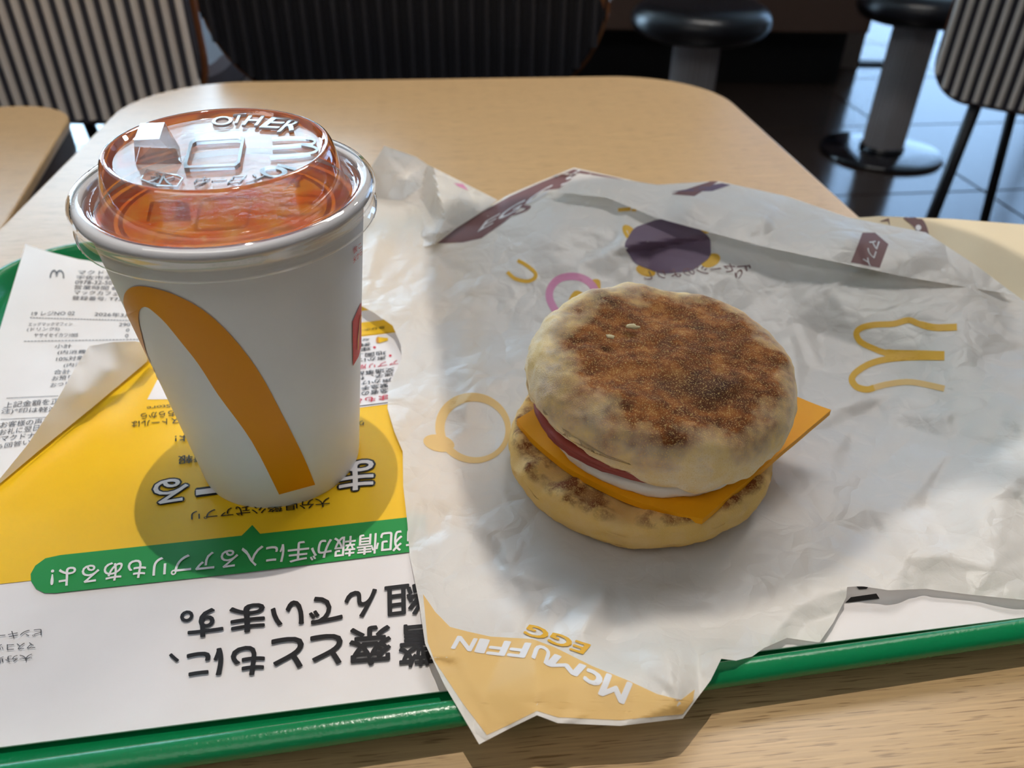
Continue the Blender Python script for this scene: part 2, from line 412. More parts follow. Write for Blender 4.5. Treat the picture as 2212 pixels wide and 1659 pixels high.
# ------------------------------------------------------------------ chairs with ribbed backs
def chair(loc, rz, label, width, zb, height, pitch, rib, gap, rad=0.085, sd=-1):
    """loc = middle of the back's front face at its bottom edge; the back's front faces local -y"""
    t = empty('ribbed_chair', (loc[0], loc[1], Z_F), (0, 0, rz)); tag(t, label, 'chair', 'ribbed back chairs')
    z0 = zb - Z_F; hw = width/2
    def half_bottom(x):      # lower outline of the back at x
        e = max(0.0, abs(x) - (hw - rad)); return rad - math.sqrt(max(rad*rad - e*e, 0))
    curve = lambda x: -0.10*(x*x)
    # shell
    def slab(y0, y1, grow):
        nx = 40; vs, fs = [], []
        for i in range(nx + 1):
            x = (-1 + 2*i/nx); x = math.copysign(1 - (1 - abs(x))**1.6, x)*(hw + grow)
            zl = z0 - grow + half_bottom(x*hw/(hw + grow)); zt = z0 + height + grow - half_bottom(x*hw/(hw + grow))*0.6
            for yy in (y0, y1): vs += [(x, yy + curve(x), zl), (x, yy + curve(x), zt)]
        for i in range(nx):
            a, b = 4*i, 4*i + 4
            fs += [(a, b, b + 1, a + 1), (a + 2, a + 3, b + 3, b + 2), (a, a + 2, b + 2, b), (a + 1, b + 1, b + 3, a + 3)]
        fs += [(0, 1, 3, 2), (4*nx, 4*nx + 2, 4*nx + 3, 4*nx + 1)]
        return vs, fs
    vs, fs = slab(0.010, 0.018, 0.002); mk('back_shell', vs, fs, M['shell_wood'], t, False, False)
    vs, fs = slab(0.0, 0.010, -0.003); back = mk('backrest', vs, fs, gap, t, False, False)
    n = int(width/pitch); ribm = {}
    for i in range(n):
        x = (i - (n - 1)/2)*pitch; zl = z0 + half_bottom(x) + 0.008; zt = z0 + height - half_bottom(x)*0.6 - 0.008
        if zt - zl < 0.03: continue
        w = pitch*0.27; prof = [(-w, 0.002), (-w*0.8, -0.0035), (-w*0.3, -0.006), (w*0.3, -0.006), (w*0.8, -0.0035), (w, 0.002)]
        if 'm' not in ribm:
            rv = [(px_, py_, zz) for zz in (0.0, 1.0) for px_, py_ in prof]; k = len(prof)
            rf = [(j, j + 1, k + j + 1, k + j) for j in range(k - 1)] + [tuple(range(k - 1, -1, -1)), tuple(range(k, 2*k))]
            me = bpy.data.meshes.new('rib'); me.from_pydata(rv, [], rf); me.materials.append(rib); ribm['m'] = me
        o = bpy.data.objects.new('rib', ribm['m']); COL.objects.link(o); o.parent = back
        o.location = (x, curve(x), zl); o.scale = (1, 1, zt - zl)
    zs = 0.40 if sd < 0 else z0 + 0.03
    y0, y1 = (-0.44, -0.005) if sd < 0 else (0.04, 0.46)
    vs, fs = loft_rect(-hw*0.92, hw*0.92, y0, y1, 0.08, [(0.01, zs - 0.03), (0, zs - 0.02), (0, zs + 0.01), (0.012, zs + 0.02)]); mk('seat', vs, fs, gap, t, False, False)
    for sx in (-1, 1):
        vs, fs = tube((sx*hw*0.62, sd*0.38, zs - 0.03), (sx*hw*(0.80 if sd < 0 else 0.45), sd*0.42, 0.0), 0.0105); mk('leg', vs, fs, M['black_metal'], t, True, False)
        vs, fs = tube((sx*hw*0.60, 0.027, z0 + 0.10), (sx*hw*0.66, 0.036 - sd*0.06, 0.0), 0.0115); mk('leg', vs, fs, M['black_metal'], t, True, False)
    return t
# dark chair across the table
yA = 0.93
xl, xr = at_y(432, 40, yA).x, at_y(1312, 60, yA).x
zb = at_y(870, 226, yA).z
chair(((xl + xr)/2, yA, 0), 0, 'navy ribbed chair with its back just beyond the tray table', xr - xl, zb, 0.10 - zb, 0.0165, M['rib_dark'], M['gap_dark'], 0.115)
# pale chair behind the left table
yB = 1.02; q = at_y(424, 60, yB); zb = at_y(250, 271, yB).z
chair((q.x - 0.235, yB, 0), R(0), 'pale grey ribbed chair with dark brown edge behind the left table', 0.47, zb, 0.09 - zb, 0.0178, M['rib_light'], M['gap_grey'], 0.085, 1)
# chair at the right edge
yC = 1.55; q = at_y(2042, 60, yC); zb = at_y(2160, 212, yC).z
chair((q.x + 0.225*math.cos(R(40)), yC - 0.225*math.sin(R(40)), 0), R(-40), 'greige ribbed chair with brown wooden rim beside the floor on the right', 0.45, zb, 0.36, 0.0195, M['rib_light'], M['gap_grey'], 0.075, 1)

# ------------------------------------------------------------------ stools
def stool(x, y, label):
    t = empty('bar_stool', (x, y, Z_F)); tag(t, label, 'stool', 'round black stools at the counter')
    vs, fs = lathe([(0.0, 0.0), (0.185, 0.0), (0.187, 0.004), (0.185, 0.011), (0.178, 0.014), (0.07, 0.016), (0.0, 0.016)], 56); mk('base_plate', vs, fs, M['stool_base'], t, True, False)
    nf = 30
    flute = lambda r, z, a: (r*(1 - 0.075*abs(math.sin(a*nf/2))), z)
    vs, fs = lathe([(0.063, 0.016), (0.063, 0.40)], nf*8, True, True, flute); mk('post', vs, fs, M['post'], t, False, False)
    vs, fs = lathe([(0.068, 0.0165), (0.068, 0.028), (0.060, 0.030)], 48); mk('collar', vs, fs, M['stool_base'], t, True, False)
    pr = [(0.0, 0.395), (0.12, 0.395)] + [(0.128 + 0.055*math.sin(R(a)), 0.438 - 0.043*math.cos(R(a))) for a in range(0, 181, 15)] + [(0.09, 0.484), (0.0, 0.486)]
    vs, fs = lathe(pr, 56); mk('seat', vs, fs, M['leather'], t, True, False)
    return t
b2 = at(1903, 324, Z_F + 0.01); stool(b2.x, b2.y, 'round black stool with fluted post whose base plate shows at the right')
ztop = Z_F + 0.44
s1 = at(1514, 40, ztop); stool(s1.x, s1.y, 'round black stool with fluted post just beyond the far corner of the table')
s3 = at(470, 30, ztop); stool(at_y(492, 140, s1.y).x, s1.y, 'round stool glimpsed between the pale chair and the navy chair')

# ------------------------------------------------------------------ unseen light blocker added above the frame, shaped to shade the muffin
L = Vector(SPOT_LOC); hz = 0.72; k = 1 - hz/L.z
edge_ = smooth_line([(-47, 411), (-33, 299), (-19, 223), (0, 172), (22, 160), (56, 163), (109, 182), (145, 213), (210, 250), (265, 300), (280, 370), (230, 430), (110, 455), (0, 450)], 5, True)
edge_ = [(L + (Vector((x/1000, y/1000, 0.003)) - L)*((L.z - hz)/(L.z - 0.003))) for x, y in edge_]
pc = sum(edge_, Vector())/len(edge_)
pn = empty('shade_blocker', (pc.x, pc.y, hz)); tag(pn, 'black free form light blocker added over the table to shade the muffin', 'lamp')
vs, fs = [], []; n_ = len(edge_)
for f_, z_ in ((1.0, 0.0), (1.0, 0.003), (0.93, 0.03), (0.70, 0.065), (0.35, 0.09), (0.06, 0.105)):
    vs += [((e.x - pc.x)*f_, (e.y - pc.y)*f_, z_) for e in edge_]
for i in range(5):
    for j in range(n_): fs.append((i*n_ + j, i*n_ + (j + 1) % n_, (i + 1)*n_ + (j + 1) % n_, (i + 1)*n_ + j))
fs.append(tuple(5*n_ + j for j in range(n_)))
mk('blocker_shell', vs, fs, M['black_metal'], pn, True, False)
vs, fs = tube((0, 0, 0.105), (0, 0, 1.95 - hz), 0.003, 8); mk('blocker_cord', vs, fs, M['black_metal'], pn, True, False)

# ------------------------------------------------------------------ tray and paper mat
TA = 10.0
TC, TSn = math.cos(R(TA)), math.sin(R(TA))
tr = empty('serving_tray', (0, 0, Z_T), (0, 0, R(TA))); tag(tr, 'green plastic serving tray with raised rim on the oak table', 'tray')
zz = lambda mm: mm/1000 - Z_T
prof = [(0.016, zz(-5.5)), (0.0135, zz(-5.3)), (0.009, zz(-0.5)), (0.004, zz(3.0)), (0.0012, zz(3.4)), (0.0002, zz(4.6)), (0.0004, zz(6.6)), (0.0016, zz(8.0)), (0.0038, zz(8.9)), (0.0054, zz(9.0)), (0.0064, zz(8.3)),
        (0.0078, zz(5.5)), (0.0100, zz(0.0)), (0.0118, zz(-2.2)), (0.0135, zz(-2.6)), (0.06, zz(-2.6))]
vs, fs = loft_rect(-0.213, 0.255, 0.1243, 0.456, 0.052, prof, 12)
mk('tray_body', vs, fs, M['tray'], tr, True, False)
mt = empty('paper_tray_mat', (0, 0, -0.0006), (0, 0, R(9.1))); tag(mt, 'printed yellow, green and white paper mat lying in the green tray', 'tray mat')
box('sheet', (-0.190, 0.1395, 0.0), (0.222, 0.436, 0.0005), M['mat'], mt, 0, False)
MZ = -0.0001
def mshape(p, mat, lift=0.0003, name='printed_shape'): return shape([p] if not isinstance(p[0][0], (tuple, list)) else p, MZ, M[mat], mt, name, lift)
mshape([(-357, 1313), (-60, 1268), (150, 1245), (905, 1160), (1060, 1140), (1041, 533), (132, 583)], 'yellow', 0.00025, 'yellow_panel')
mshape([(779, 672), (1000, 645), (1000, 668), (779, 697)], 'white'); mshape([(640, 898), (1000, 852), (1000, 700), (640, 745)], 'white', 0.0004, 'white_panel')
mshape([(640, 742), (1000, 698), (1000, 672), (640, 712)], 'yellow', 0.0005)
stroke([(640, 894), (834, 870), (1000, 849)], 1.8, MZ, M['black'], mt, 'panel_border', 0.0005)
# green banner with pointer
bl = [(920, 1188), (520, 1238), (120, 1281), (96, 1281), (78, 1272), (67, 1255), (66, 1240), (76, 1222), (98, 1206), (130, 1199), (522, 1157), (545, 1134), (562, 1153), (920, 1113)]
mshape(bl, 'green', 0.0005, 'green_banner')
def up(body, x0, y0, x1, y1, h, mat='black', bold=0.0, shear=0.0, lift=0.0007, lean=0.0, name='printed_text'):
    """upside-down lettering: (x0,y0) is the pixel where reading starts (right), h the pixel height, measured downwards on the page"""
    return text(body, (x0, y0), (x1, y1), (x0 + lean, y0 + h), MZ, M[mat], mt, name, bold, lift, shear)
cw = [('警', 935, 1345, 862, 1352, 90), ('察', 843, 1350, 755, 1357, 82), ('と', 738, 1368, 672, 1374, 64), ('と', 654, 1374, 588, 1381, 66), ('も', 570, 1392, 500, 1400, 62), ('に', 480, 1400, 405, 1410, 56), ('、', 385, 1412, 366, 1412, 17)]
for ch, x0, y0, x1, y1, h in cw: up(ch, x0, y0, x1, y1, h, bold=0.02, lean=1)
cw = [('組', 915, 1258, 832, 1268, 66), ('ん', 813, 1272, 745, 1280, 56), ('で', 738, 1284, 668, 1292, 56), ('い', 654, 1296, 586, 1304, 50), ('ま', 570, 1302, 497, 1310, 58), ('す', 480, 1312, 406, 1320, 58), ('。', 416, 1318, 390, 1322, 22)]
for ch, x0, y0, x1, y1, h in cw: up(ch, x0, y0, x1, y1, h, bold=0.02, lean=1)
up('犯情報が手に入るアプリもあるよ!', 868, 1146, 108, 1228, 43, 'white', 0.012, 0.1, lean=2); up('防', 914, 1140, 876, 1145, 42, 'white', 0.012, lean=2)
up('大分県警公式アプリ', 712, 1074, 412, 1104, 20, 'black', 0.004, lean=1)
def outlined(ch, *a):
    up(ch, *a, mat='black', bold=0.055, lift=0.0006); up(ch, *a, mat='white', bold=0.012, lift=0.0008)
outlined('る', 406, 1030, 332, 1040, 50); outlined('ー', 478, 1052, 424, 1059, 10); outlined('ま', 806, 992, 730, 1000, 62)
up('・情報', 470, 976, 385, 985, 18, 'black', 0.01); up('よ!', 408, 938, 378, 941, 14, 'black', 0.01); up('り', 786, 908, 776, 909, 10, 'black', 0.01)
up('インストールは', 430, 898, 284, 910, 13, 'black', 0.004); up('こちらから', 396, 884, 304, 893, 13, 'black', 0.004)
stroke([(295, 892), (268, 922)], 1.6, MZ, M['black'], mt); up('App Store', 416, 866, 317, 876, 9, 'black')
stroke([(440, 858), (304, 868), (297, 872), (297, 883), (440, 870)], 1.2, MZ, M['black'], mt, 'printed_frame')
stroke([(350, 796), (322, 799), (318, 803), (317, 812), (340, 810)], 1.2, MZ, M['black'], mt, 'printed_frame')
mshape([(340, 820), (400, 816), (400, 862), (318, 863)], 'white', 0.0004, 'white_label')
up('大分県', 70, 1412, -20, 1420, 14, 'grey'); up('マスコット', 76, 1386, -30, 1394, 15, 'grey'); up('ピンキー', 90, 1358, -10, 1366, 15, 'grey')
mshape([(1838, 1290), (1893, 1282), (1900, 1293), (1826, 1302)], 'black'); mshape([(1850, 1267), (1876, 1267), (1872, 1272), (1856, 1273)], 'black')
for body, x0, y0, x1, y1, h, m_ in (('まもめーる', 838, 852, 700, 870, 11, 'red'), ('急者の拡大か', 838, 838, 720, 853, 10, 'black'), ('緊急手配、避', 838, 827, 720, 842, 9, 'black'), ('声かけ事案、', 846, 815, 726, 830, 9, 'black'),
        ('迷子、行方不', 850, 803, 726, 818, 9, 'black'), ('交通事故、交', 852, 793, 724, 808, 9, 'black'), ('アプリ版「ま', 860, 777, 724, 795, 10, 'red'), ('声かけ事案', 834, 767, 730, 780, 9, 'black'), ('地図上で', 834, 757, 740, 768, 9, 'black'),
        ('車上', 802, 748, 740, 756, 8, 'black'), ('発生', 801, 739, 740, 747, 7, 'black'), ('など', 798, 730, 760, 735, 5, 'black'), ('及びホームペ', 832, 704, 740, 716, 5, 'black')):
    up(body, x0, y0, x1, y1, h, m_, 0.004)
for x, y in ((843, 768), (809, 750)): mshape(ellipse(x, y, 3.2, 2.4, 0, 16), 'red', 0.0007)
mshape(ellipse(817, 734, 5, 7, 0.2, 20), 'tan', 0.0007, 'printed_megaphone'); mshape([(817, 728), (838, 730), (838, 735), (819, 741)], 'yellow', 0.0008, 'printed_megaphone')

# ------------------------------------------------------------------ crumpled paper sheets: outline and height points in the photograph, then real 3-D surfaces
def tri_interp(P, Z, Q):
    """piecewise linear interpolation of Z over the Delaunay triangles of P"""
    res = delaunay_2d_cdt([Vector(p) for p in P], [], [], 0, 1e-6)
    V = np.array([tuple(v) for v in res[0]]); src = [o[0] for o in res[3]]; Zv = np.array([Z[i] for i in src])
    out = np.zeros(len(Q)); done = np.zeros(len(Q), bool)
    for f in res[2]:
        a, b, c = V[f[0]], V[f[1]], V[f[2]]
        d = (b[1] - c[1])*(a[0] - c[0]) + (c[0] - b[0])*(a[1] - c[1])
        if abs(d) < 1e-9: continue
        l1 = ((b[1] - c[1])*(Q[:, 0] - c[0]) + (c[0] - b[0])*(Q[:, 1] - c[1]))/d
        l2 = ((c[1] - a[1])*(Q[:, 0] - c[0]) + (a[0] - c[0])*(Q[:, 1] - c[1]))/d
        l3 = 1 - l1 - l2; m = (l1 > -1e-6) & (l2 > -1e-6) & (l3 > -1e-6) & ~done
        out[m] = l1[m]*Zv[f[0]] + l2[m]*Zv[f[1]] + l3[m]*Zv[f[2]]; done |= m
    return out
def inside(poly, Q):
    x, y = Q[:, 0], Q[:, 1]; r = np.zeros(len(Q), bool); n = len(poly)
    for i in range(n):
        x1, y1 = poly[i][:2]; x2, y2 = poly[(i + 1) % n][:2]
        c = ((y1 > y) != (y2 > y)) & (x < (x2 - x1)*(y - y1)/(y2 - y1 + 1e-12) + x1); r ^= c
    return r
def sheet(name, outline, inner, mat, parent, step=9, facets=0, famp=0.8, seed=1, zmin=0.6, lin=0.5, smooth=True, calm=None):
    rnd = random.Random(seed)
    dense = []
    n = len(outline)
    for i in range(n):
        a, b = np.array(outline[i], float), np.array(outline[(i + 1) % n], float)
        m = max(1, int(np.hypot(*(b - a)[:2])/step))
        for k in range(m): dense.append(a + (b - a)*k/m)
    dense = np.array(dense)
    xs = np.arange(dense[:, 0].min(), dense[:, 0].max(), step); ys = np.arange(dense[:, 1].min(), dense[:, 1].max(), step*0.87)
    G = np.array([(x + (step/2 if j % 2 else 0) , y) for j, y in enumerate(ys) for x in xs])
    G = G[inside(outline, G)]
    d2 = np.min((G[:, None, 0] - dense[None, :, 0])**2 + (G[:, None, 1] - dense[None, :, 1])**2, axis=1); G = G[d2 > (step*0.55)**2]
    C = np.vstack([np.array(outline, float), np.array(inner, float)]) if inner else np.array(outline, float)
    # smooth part: radial interpolation; creased part: linear facets between the same points
    S = 100.0; K = np.hypot(C[:, None, 0] - C[None, :, 0], C[:, None, 1] - C[None, :, 1])/S
    A = np.block([[K, np.ones((len(C), 1)), C[:, :2]/S], [np.ones((1, len(C))), np.zeros((1, 3))], [C[:, :2].T/S, np.zeros((2, 3))]])
    w = np.linalg.lstsq(A, np.concatenate([C[:, 2], np.zeros(3)]), rcond=None)[0]
    Q = np.vstack([dense[:, :2], G])
    zr = np.hypot(Q[:, None, 0] - C[None, :, 0], Q[:, None, 1] - C[None, :, 1])/S @ w[:len(C)] + w[len(C)] + Q/S @ w[len(C) + 1:]
    zl = tri_interp(C[:, :2], C[:, 2], Q); zl = np.where(zl == 0, zr, zl)
    Zq = zr*(1 - lin) + zl*lin
    if facets:
        lo, hi = Q.min(0) - 30, Q.max(0) + 30
        FP = [(rnd.uniform(lo[0], hi[0]), rnd.uniform(lo[1], hi[1])) for _ in range(facets)] + [(lo[0], lo[1]), (hi[0], lo[1]), (hi[0], hi[1]), (lo[0], hi[1])]
        FZ = [rnd.gauss(0, famp) for _ in FP]
        fz = tri_interp(FP, FZ, Q)
        FP2 = [(rnd.uniform(lo[0], hi[0]), rnd.uniform(lo[1], hi[1])) for _ in range(facets*3)] + [(lo[0], lo[1]), (hi[0], lo[1]), (hi[0], hi[1]), (lo[0], hi[1])]
        fz += tri_interp(FP2, [rnd.gauss(0, famp*0.28) for _ in FP2], Q)
        if calm is not None: fz *= calm(Q)
        Zq = Zq + fz
    Zq[:len(dense)] = np.maximum(Zq[:len(dense)], zmin); Zq = np.maximum(Zq, zmin)
    ne = len(dense)
    res = delaunay_2d_cdt([Vector(q) for q in Q], [(i, (i + 1) % ne) for i in range(ne)], [], 1, 1e-5)
    src = [o[0] for o in res[3]]
    vs = [at(q[0], q[1], Zq[i]/1000) for q, i in zip(res[0], src)]
    fs = [tuple(f) for f in res[2]]
    o = mk(name, vs, fs, mat, parent, smooth)
    me = o.data
    if me.polygons and sum(p.normal.z for p in me.polygons) < 0: me.flip_normals()
    return o

wr = empty('sandwich_wrapper', (0.05, 0.25, 0.0006)); tag(wr, 'opened white waxed paper wrapper spread under the muffin', 'wrapper')
WA = [(755, 600, 6), (781, 661, 7), (808, 676, 8), (848, 703, 8), (866, 745, 7), (868, 775, 5), (839, 835, 2.5), (837, 882, 2), (852, 933, 3), (870, 975, 3), (871, 1050, 2.2), (880, 1130, 2),
      (885, 1200, 2), (905, 1300, 3), (918, 1390, 6), (960, 1480, 11), (1035, 1608, 9), (1100, 1574, 11), (1160, 1545, 14), (1205, 1562, 12), (1340, 1568, 10), (1475, 1552, 9.5), (1505, 1510, 11),
      (1535, 1470, 12), (1558, 1423, 15), (1590, 1427, 13), (1625, 1418, 10.5), (1650, 1400, 7), (1700, 1378, 3.5), (1770, 1388, 2.5), (1800, 1345, 3), (1828, 1290, 4), (1830, 1268, 5),
      (1860, 1266, 5), (1920, 1275, 5), (2000, 1272, 3), (2100, 1285, 3), (2212, 1296, 3.5), (2330, 1305, 4), (2330, 760, 20), (2280, 700, 22), (2190, 634, 22), (2110, 577, 26), (2000, 506, 29),
      (1830, 474, 29), (1700, 429, 30), (1550, 396, 31), (1420, 402, 31), (1240, 362, 34), (1170, 390, 30), (1100, 420, 26), (1040, 455, 21), (985, 490, 17), (952, 514, 14), (936, 480, 14),
      (930, 440, 14), (800, 428, 13), (755, 470, 12)]
WI = [(800, 500, 12), (860, 500, 12), (800, 560, 9), (850, 560, 10), (820, 620, 9), (870, 640, 9), (930, 620, 9), (960, 700, 5), (900, 760, 5), (890, 700, 8.5), (960, 570, 11), (905, 800, 3.5), (950, 868, 3.5),
      (1000, 640, 7), (1050, 560, 14), (1100, 500, 20), (1200, 440, 27), (1300, 432, 29), (1200, 520, 21), (1300, 520, 22), (1440, 480, 25), (1443, 540, 21), (1450, 600, 15), (1300, 600, 14), (1180, 600, 12),
      (1100, 640, 8), (1150, 700, 5), (1040, 760, 4), (1000, 860, 3), (920, 950, 2.5), (950, 1050, 2), (1040, 960, 2), (1060, 1100, 1.8), (980, 1200, 1.8), (1130, 1200, 1.4), (1100, 1300, 2.2),
      (1000, 1330, 4), (985, 1420, 9), (1155, 1350, 5), (1157, 1400, 10), (1158, 1450, 14), (1160, 1500, 15), (1050, 1500, 10.5), (1080, 1420, 6.5), (1240, 1470, 12), (1230, 1410, 7), (1300, 1475, 12.5), (1350, 1465, 12.5), (1300, 1520, 11.5), (1420, 1340, 6), (1438, 1410, 15), (1455, 1480, 15.5), (1465, 1520, 13.5), (1395, 1450, 12.3), (1510, 1460, 10.5), (1510, 1400, 9.5), (1330, 1400, 5),
      (1250, 1250, 1.3), (1400, 1280, 1.3), (1560, 1320, 2), (1560, 1380, 7), (1700, 1250, 2), (1750, 1300, 3.5), (1715, 1320, 5), (1200, 900, 1.3), (1400, 900, 1.3), (1600, 900, 1.3), (1650, 1100, 1.3), (1300, 1100, 1.1), (1450, 1180, 1.1), (1750, 1050, 2),
      (1300, 750, 2), (1500, 700, 4), (1600, 600, 17), (1640, 720, 5), (1700, 600, 17), (1720, 690, 9), (1800, 630, 19), (1780, 800, 4), (1760, 900, 3), (1900, 650, 19), (1950, 770, 9), (1860, 750, 7), (1770, 720, 5), (2080, 690, 20), (2060, 800, 13), (2130, 880, 12), (2180, 960, 11),
      (2200, 760, 16), (1900, 900, 3), (2050, 950, 6), (2200, 900, 13), (1880, 1050, 2.5), (2000, 1100, 5), (2120, 1080, 10), (2212, 1030, 13), (2212, 1150, 9), (2280, 1130, 13), (1900, 1160, 2.5), (1960, 1200, 7), (2060, 1200, 4.5), (2150, 1215, 8), (1860, 1215, 4.5)]
calm = lambda Q: np.clip((np.hypot((Q[:, 0] - 1430)/330, (Q[:, 1] - 1000)/250) - 0.85)*2.5, 0.08, 1)*np.clip((1480 - Q[:, 1])/120, 0.22, 1)
wa = sheet('sheet', WA, WI, M['wrap'], wr, 8, 220, 1.6, 5, 0.9, 0.65, True, calm)
WD = [(1250, 374, 36), (1420, 399, 35), (1550, 391, 35), (1700, 424, 34), (1830, 469, 33), (2000, 502, 33), (2110, 574, 30), (2192, 636, 25), (2110, 624, 25), (1960, 599, 26), (1830, 571, 28), (1650, 533, 29), (1500, 493, 30), (1420, 471, 30), (1310, 427, 33), (1200, 414, 32)]
wd = sheet('folded_edge', WD, [(1500, 438, 37), (1650, 474, 36), (1830, 518, 35), (1980, 552, 33), (1330, 405, 36)], M['wrap'], wr, 8, 40, 0.5, 8, 2, 0.3)
WB = [(795, 452, 5), (780, 400, 16), (798, 367, 27), (830, 315, 44), (899, 339, 39), (924, 356, 36), (1000, 394, 31), (1075, 432, 24), (1040, 457, 22), (985, 492, 18), (940, 527, 14), (915, 533, 11), (904, 511, 10), (916, 488, 14), (908, 450, 15), (860, 448, 8), (819, 444, 7)]
wb = sheet('crumpled_corner', WB, [(838, 340, 37), (857, 384, 27), (875, 387, 28), (935, 359, 42), (912, 402, 24), (912, 435, 17), (948, 425, 33), (960, 472, 24), (990, 432, 31), (935, 470, 16), (870, 430, 14), (840, 420, 16), (1020, 425, 26), (945, 505, 20)], M['wrap'], wr, 7, 30, 0.8, 3, 2, 0.9, False)
cs = empty('paper_sheet', at(2080, 520, 0.02)); tag(cs, 'cream paper sheet with a brown printed arc sticking out behind the wrapper', 'paper')
WC = [(1790, 474, 24), (1900, 467, 26), (2060, 473, 26), (2212, 485, 26), (2345, 497, 26), (2345, 800, 12), (2200, 760, 11), (2050, 690, 12), (1900, 600, 15), (1800, 520, 20)]
wc = sheet('sheet', WC, [(2100, 560, 22), (2250, 600, 20)], M['cream'], cs, 12, 0, 0, 1, 2, 0.2)
BA, BD, BB, BC = bvh_of(wa), bvh_of(wd), bvh_of(wb), bvh_of(wc)

# prints on the wrapper
def wsh(polys, mat, t=None, lift=0.00015, name='printed_shape'):
    polys = polys if isinstance(polys[0][0], (tuple, list)) else [polys]
    return shape(polys, BA if t is None else t, M[mat], wr, name, lift, 8)
for x, y, rx, ry, ro in ((1362, 506, 24, 12, 0.9), (1395, 585, 22, 12, 0.3), (1535, 563, 22, 14, -0.4), (1510, 492, 24, 10, 0.4)): wsh(ellipse(x, y, rx, ry, ro, 24), 'w_yellow', lift=0.00012)
wsh(ellipse(1444, 533, 93, 58, 0.05, 60, 0.018), 'w_purple', lift=0.00025, name='printed_disc')
stroke(smooth_line([(1205, 680), (1188, 648), (1190, 622), (1210, 602), (1245, 598), (1275, 612), (1292, 640)]), 16, BA, M['w_pink'], wr, 'printed_ring')
wsh(smooth_line([(1226, 662), (1232, 640), (1246, 628), (1268, 640), (1252, 662), (1236, 680)], 4, True), 'w_yellow'); wsh(smooth_line([(1276, 608), (1296, 606), (1294, 636)], 4, True), 'w_yellow')
stroke(smooth_line([(1096, 588), (1112, 602), (1138, 608), (1154, 602), (1156, 590), (1138, 574), (1118, 563)]), 8, BA, M['w_yellow'], wr, 'printed_emblem')
# golden arches, lying on their side
stroke(smooth_line([(2067, 707), (2020, 708), (1985, 700), (1962, 692), (1930, 700), (1890, 702), (1862, 708), (1850, 720), (1858, 738), (1884, 752), (1920, 764), (1980, 766), (2040, 768)], 5), [15]*10 + [13]*40 + [18]*11, BA, M['w_yellow'], wr, 'printed_emblem')
stroke(smooth_line([(2040, 772), (1975, 772), (1920, 776), (1880, 786), (1850, 804), (1840, 820), (1850, 836), (1872, 842), (1888, 838)], 5), 14, BA, M['w_yellow'], wr, 'printed_emblem')
stroke(smooth_line([(1888, 838), (1920, 830), (1970, 826), (2040, 840)], 5), 13, BA, M['w_pale'], wr, 'printed_emblem')
# yellow ring with a blank middle, beside the muffin
ro = ellipse(1022, 925, 82, 76, 0.2, 60); ri = ellipse(1026, 928, 66, 60, 0.2, 60)
wsh([ro, ri], 'w_pale', name='printed_ring'); wsh(ellipse(948, 958, 34, 18, 0.2, 30), 'w_pale', lift=0.0002)
# orange panel on the front flap
wsh([(914, 1284), (940, 1322), (972, 1355), (1010, 1365), (1060, 1376), (1150, 1381), (1200, 1400), (1280, 1440), (1360, 1472), (1420, 1500), (1470, 1512), (1500, 1490), (1496, 1514), (1474, 1542), (1340, 1556), (1205, 1550), (1160, 1536), (1100, 1566), (1052, 1588), (1000, 1520), (940, 1430), (924, 1388)], 'w_orange', name='printed_panel')
def qd(body, ll, lr, ul, mat, t, bold=0.02, shear=0.0, lift=0.0003): return text(body, ll, lr, ul, t, M[mat], wr, 'printed_text', bold, lift, shear, 8)
for ch_, ll_, lr_, ul_ in (('M', (1364, 1478), (1312, 1458), (1346, 1520)), ('c', (1304, 1462), (1272, 1446), (1292, 1486)), ('M', (1264, 1440), (1200, 1416), (1244, 1462)), ('U', (1190, 1406), (1160, 1392), (1180, 1436)), ('F', (1146, 1392), (1112, 1388), (1132, 1422)), ('F', (1102, 1388), (1066, 1384), (1088, 1418)), ('I', (1054, 1384), (1040, 1382), (1042, 1412)), ('N', (1030, 1382), (990, 1376), (1016, 1408))):
    qd(ch_, ll_, lr_, ul_, 'w_white', BA, 0.03)
qd('EGG', (1274, 1394), (1146, 1350), (1258, 1414), 'w_yellow', BA, 0.03)
# brown band on the back left edge, letters on it
wsh([(944, 526), (985, 494), (1042, 458), (1102, 424), (1172, 393), (1240, 366), (1330, 384), (1400, 402), (1440, 420), (1395, 412), (1250, 402), (1170, 413), (1130, 445), (1090, 480), (1040, 515), (1000, 524)], 'w_brown', name='printed_band')
qd('EGG S', (1032, 502), (1240, 388), (1050, 478), 'w_white', BA, 0.01); qd('S', (1102, 470), (1150, 452), (1092, 446), 'w_brown', BA, 0.0)
wsh([(1538, 413), (1578, 400), (1560, 396), (1450, 415)], 'w_purple', BD)
wsh([(1450, 420), (1535, 392), (1552, 392), (1500, 424)], 'w_brown', BD)
wsh([(1863, 503), (1890, 503), (1919, 528), (1900, 579), (1838, 567)], 'w_brown', BD, name='printed_tag')
qd('マフィ', (1880, 512), (1862, 566), (1900, 524), 'w_white', BD, 0.012, 0, 0.0003)
qd('ーセージのよりし', (1620, 584), (1392, 606), (1612, 566), 'w_brown', BA, 0.0); qd('りh', (1592, 606), (1622, 580), (1586, 592), 'w_brown', BA, 0.01)
wsh([(1335, 450), (1362, 448), (1362, 456), (1335, 458)], 'w_yellow'); wsh([(1364, 452), (1376, 452), (1374, 457), (1364, 457)], 'w_yellow')
wsh([(980, 396), (1000, 398), (1012, 412), (992, 404)], 'w_pink', BB); wsh([(818, 430), (834, 432), (834, 438), (818, 436)], 'w_pink', BB)
def csh(p, mat, lift=0.0004): return shape([p], BC, M[mat], cs, 'printed_shape', lift, 12)
